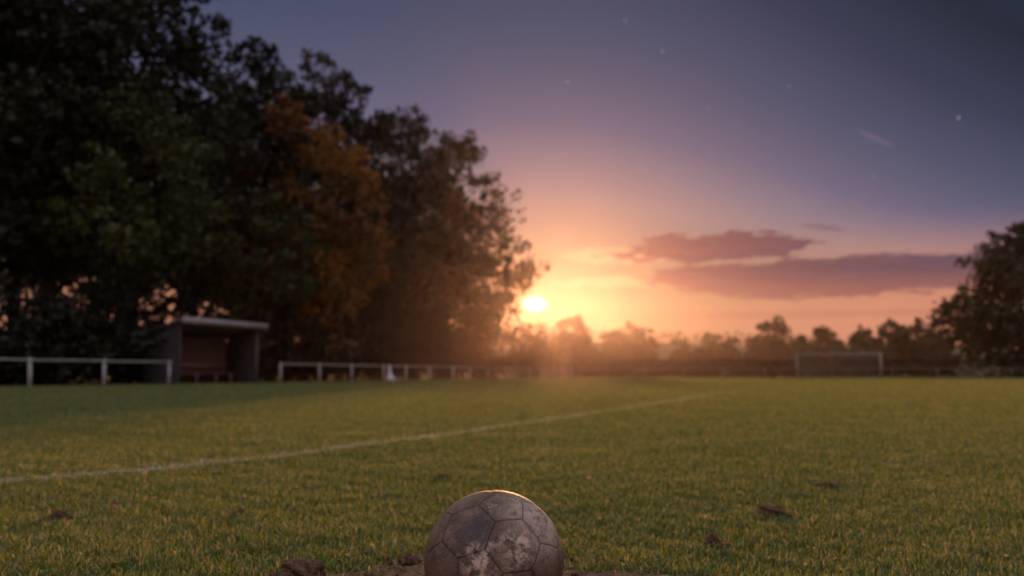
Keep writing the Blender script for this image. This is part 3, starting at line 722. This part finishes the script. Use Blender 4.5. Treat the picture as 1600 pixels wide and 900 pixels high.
# ------------------------------------------------------------------ the ball
def ball():
    ph = (1 + 5 ** .5) / 2
    iv = np.array([(0, a, b * ph) for a in (-1, 1) for b in (-1, 1)] + [(a, b * ph, 0) for a in (-1, 1) for b in (-1, 1)] + [(b * ph, 0, a) for a in (-1, 1) for b in (-1, 1)], float)
    iv /= np.linalg.norm(iv, axis=1)[:, None]
    fcs = [(i, j, k) for i in range(12) for j in range(i + 1, 12) for k in range(j + 1, 12) if iv[i] @ iv[j] > .4 and iv[j] @ iv[k] > .4 and iv[i] @ iv[k] > .4]
    hx_ = np.array([iv[list(t_)].sum(0) for t_ in fcs]); hx_ /= np.linalg.norm(hx_, axis=1)[:, None]
    # turn: pentagon centre and one of its corners to where the photo shows them (x right, y up, z to the camera)
    def unit(zx, zy):
        a = np.array(((zx - 764) / 475, (608 - zy) / 488)); a = a * (1 - .066 * math.sqrt(max(0, 1 - a @ a))); return np.array((a[0], a[1], math.sqrt(max(0, 1 - a @ a))))
    c_t = sum(unit(*q) for q in ((640, 237), (765, 355), (965, 335), (970, 205), (775, 132))); c_t /= np.linalg.norm(c_t)
    v_t = unit(765, 355); v_t = v_t - c_t * (v_t @ c_t); v_t /= np.linalg.norm(v_t)
    c_s = iv[0]; nb_ = [i for i in range(12) if .4 < iv[0] @ iv[i] < .9]
    e_s_ = iv[nb_[0]] - c_s * (iv[nb_[0]] @ c_s); e_s_ /= np.linalg.norm(e_s_)       # pentagon corners lie towards the neighbours
    S = np.column_stack((c_s, e_s_, np.cross(c_s, e_s_))); D = np.column_stack((c_t, v_t, np.cross(c_t, v_t))); Rm = D @ S.T
    los = BALL_C - np.array((0, 0, CAM_H)); zc = -los / np.linalg.norm(los); xc = np.cross((0, 0, 1), zc); xc /= np.linalg.norm(xc); yc = np.cross(zc, xc)
    Wm = np.column_stack((xc, yc, zc))                                                # view frame -> world
    cen = np.concatenate((iv, hx_)) @ Rm.T @ Wm.T; dd = np.concatenate((np.full(12, .9393), np.full(20, .9149)))
    bm = bmesh.new(); bmesh.ops.create_icosphere(bm, subdivisions=8, radius=1.0)
    P_ = np.array([v_.co[:] for v_ in bm.verts]); P_ /= np.linalg.norm(P_, axis=1)[:, None]
    F_ = np.array([[v_.index for v_ in f_.verts] for f_ in bm.faces]); bm.free()
    cd = cen / dd[:, None]; sc_ = P_ @ cd.T
    o1 = np.argmax(sc_, 1); r_ = np.arange(len(P_)); m1 = sc_[r_, o1]; s2 = sc_.copy(); s2[r_, o1] = -9; o2 = np.argmax(s2, 1); m2 = s2[r_, o2]
    dist = (m1 - m2) / np.linalg.norm(cd[o1] - cd[o2], axis=1) * BALL_R               # metres to the nearest seam
    groove = np.exp(-(dist / .0007) ** 2); pillow = 1 - np.exp(-dist / .006)
    rad = BALL_R - .0011 * groove - .0007 * (1 - pillow)
    pr = np.random.default_rng(8).random(32)[o1]
    o = np_mesh('football', P_ * rad[:, None], F_.ravel(), np.full(len(F_), 3), MAT['ball'], None, {'seam': np.exp(-(dist / .00062) ** 2), 'grime': np.exp(-dist / .005), 'panel': pr}, smooth=True)
    o.location = tuple(BALL_C); tag(o, 'old scuffed leather football with mud stains, resting on bare soil', 'football')
    return Wm
def ball_mat(Wm):
    m, nt, p = new_mat('old_leather'); N = nt.nodes.new; L = nt.links.new
    def nz(scale, detail=6, rough=.6, dist=0.0):
        n = N('ShaderNodeTexNoise'); n.inputs['Scale'].default_value = scale; n.inputs['Detail'].default_value = detail; n.inputs['Roughness'].default_value = rough; n.inputs['Distortion'].default_value = dist
        L(t.outputs['Object'], n.inputs['Vector']); return n.outputs[0]
    def mth(op, a, b=0.0, clamp=False):
        n = N('ShaderNodeMath'); n.operation = op; n.use_clamp = clamp
        for i, q in enumerate((a, b)):
            if isinstance(q, bpy.types.NodeSocket): L(q, n.inputs[i])
            else: n.inputs[i].default_value = q
        return n.outputs[0]
    def ss(v, lo, hi):
        n = N('ShaderNodeMapRange'); n.interpolation_type = 'SMOOTHSTEP'; L(v, n.inputs[0]); n.inputs[1].default_value = lo; n.inputs[2].default_value = hi; return n.outputs[0]
    def mix(f, a, b):
        n = N('ShaderNodeMix'); n.data_type = 'RGBA'
        for s_, q in ((n.inputs[0], f), (n.inputs[6], a), (n.inputs[7], b)):
            if isinstance(q, bpy.types.NodeSocket): L(q, s_)
            else: s_.default_value = q if np.isscalar(q) else (*q, 1)
        return n.outputs[2]
    def near(vx, vy, r0, r1, jit=.02):
        a = np.array((vx, vy, math.sqrt(1 - vx * vx - vy * vy))); w_ = Wm @ a * BALL_R
        d = N('ShaderNodeVectorMath'); d.operation = 'DISTANCE'; L(t.outputs['Object'], d.inputs[0]); d.inputs[1].default_value = w_
        return ss(mth('ADD', d.outputs['Value'], mth('MULTIPLY', mth('SUBTRACT', nz(28, 5), .5), jit * 2)), r1, r0)
    t = N('ShaderNodeTexCoord')
    at_ = lambda k: (lambda a: (setattr(a, 'attribute_name', k), a.outputs['Fac'])[1])(N('ShaderNodeAttribute'))
    seam, grime, panel = at_('seam'), at_('grime'), at_('panel')
    c = mix(ss(nz(16, 9, .72), .36, .64), (.115, .072, .054), (.33, .222, .168))
    c = mix(mth('MULTIPLY', ss(nz(62, 8, .75), .45, .62), .55), c, (.11, .074, .062))
    c = mix(mth('MULTIPLY', ss(nz(48, 8, .75, 1.5), .53, .66), .45), c, (.46, .34, .28))
    c = mix(mth('MULTIPLY', panel, .35), c, (.12, .10, .105))
    c = mix(mth('MULTIPLY', near(-.35, .34, .012, .050, .07), .72), c, (.060, .056, .072))
    c = mix(mth('MULTIPLY', near(.17, .36, .008, .040, .06), .62), c, (.060, .055, .068))
    c = mix(mth('MULTIPLY', near(.17, .77, .004, .024, .04), .7), c, (.055, .045, .045))
    c = mix(mth('MULTIPLY', mth('MULTIPLY', near(.66, .60, .03, .085, .05), ss(nz(55, 9, .8), .33, .56)), .95), c, (.64, .50, .43))  # pale scuffs, plus the sunlit upper right painted into the leather colour
    sep_ = N('ShaderNodeSeparateXYZ'); L(t.outputs['Object'], sep_.inputs[0])
    low = ss(mth('ADD', sep_.outputs[2], mth('MULTIPLY', mth('SUBTRACT', nz(20, 5), .5), .05)), .030, -.02)
    c = mix(mth('MULTIPLY', low, .8), c, (.17, .092, .060))
    flake = mth('MULTIPLY', near(.31, .14, .012, .050, .05), ss(nz(75, 9, .8), .42, .54))
    flake2 = mth('MULTIPLY', near(-.28, .14, .004, .018, .025), ss(nz(70, 8, .75), .45, .58))
    flake3 = mth('MULTIPLY', near(-.16, -.03, .012, .044, .04), ss(nz(80, 9, .8), .43, .55))
    flake4 = mth('MULTIPLY', near(.05, .74, .006, .036, .04), mth('MULTIPLY', ss(nz(90, 9, .8), .48, .62), .75))
    fl_ = mth('MAXIMUM', mth('MAXIMUM', flake, flake2), mth('MAXIMUM', flake3, flake4), True)
    c = mix(fl_, c, (.72, .55, .45))
    vo = N('ShaderNodeTexVoronoi'); vo.feature = 'DISTANCE_TO_EDGE'; vo.inputs['Scale'].default_value = 75; vo.inputs['Randomness'].default_value = 1
    wv = N('ShaderNodeVectorMath'); wv.operation = 'ADD'; L(t.outputs['Object'], wv.inputs[0]); wn = N('ShaderNodeVectorMath'); wn.operation = 'SCALE'; nn_ = N('ShaderNodeTexNoise'); nn_.inputs['Scale'].default_value = 60; L(t.outputs['Object'], nn_.inputs['Vector']); L(nn_.outputs[1], wn.inputs[0]); wn.inputs['Scale'].default_value = .02; L(wn.outputs[0], wv.inputs[1]); L(wv.outputs[0], vo.inputs['Vector'])
    crack = mth('MULTIPLY', ss(vo.outputs['Distance'], .05, .0), ss(nz(24, 4), .48, .60))
    c = mix(mth('MULTIPLY', crack, .75), c, (.03, .022, .02))
    c = mix(mth('MULTIPLY', ss(nz(230, 4, .7), .58, .72), .45), c, (.05, .038, .034))
    c = mix(mth('MULTIPLY', ss(nz(170, 4, .7), .60, .74), .35), c, (.40, .32, .28))
    c = mix(mth('MULTIPLY', grime, .30), c, (.055, .038, .032))
    c = mix(mth('MULTIPLY', seam, .92), c, (.016, .011, .010))
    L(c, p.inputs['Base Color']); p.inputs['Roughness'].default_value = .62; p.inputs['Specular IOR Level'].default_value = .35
    b = N('ShaderNodeBump'); b.inputs['Strength'].default_value = .9; b.inputs['Distance'].default_value = .0022
    L(mth('ADD', mth('ADD', nz(330, 5, .7), nz(90, 6, .7)), mth('MULTIPLY', fl_, .8)), b.inputs['Height']); L(b.outputs[0], p.inputs['Normal'])
    return m
MAT['ball'] = bpy.data.materials.new('tmp')
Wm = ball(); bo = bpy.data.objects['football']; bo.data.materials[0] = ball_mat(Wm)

# ------------------------------------------------------------------ haze over the fields
hz = MB().box((0, 185, 13.4), (680, 470, 28.8)).build('haze', None)
hm = bpy.data.materials.new('haze'); hm.use_nodes = True; nt = hm.node_tree; nt.nodes.clear()
pv = nt.nodes.new('ShaderNodeVolumePrincipled'); om = nt.nodes.new('ShaderNodeOutputMaterial'); nt.links.new(pv.outputs[0], om.inputs['Volume'])
pv.inputs['Color'].default_value = (.98, .86, .84, 1); pv.inputs['Density'].default_value = HAZE_DENSITY; pv.inputs['Anisotropy'].default_value = HAZE_G
hz.data.materials.clear(); hz.data.materials.append(hm); tag(hz, 'thin evening haze over the fields', 'haze', kind='stuff')
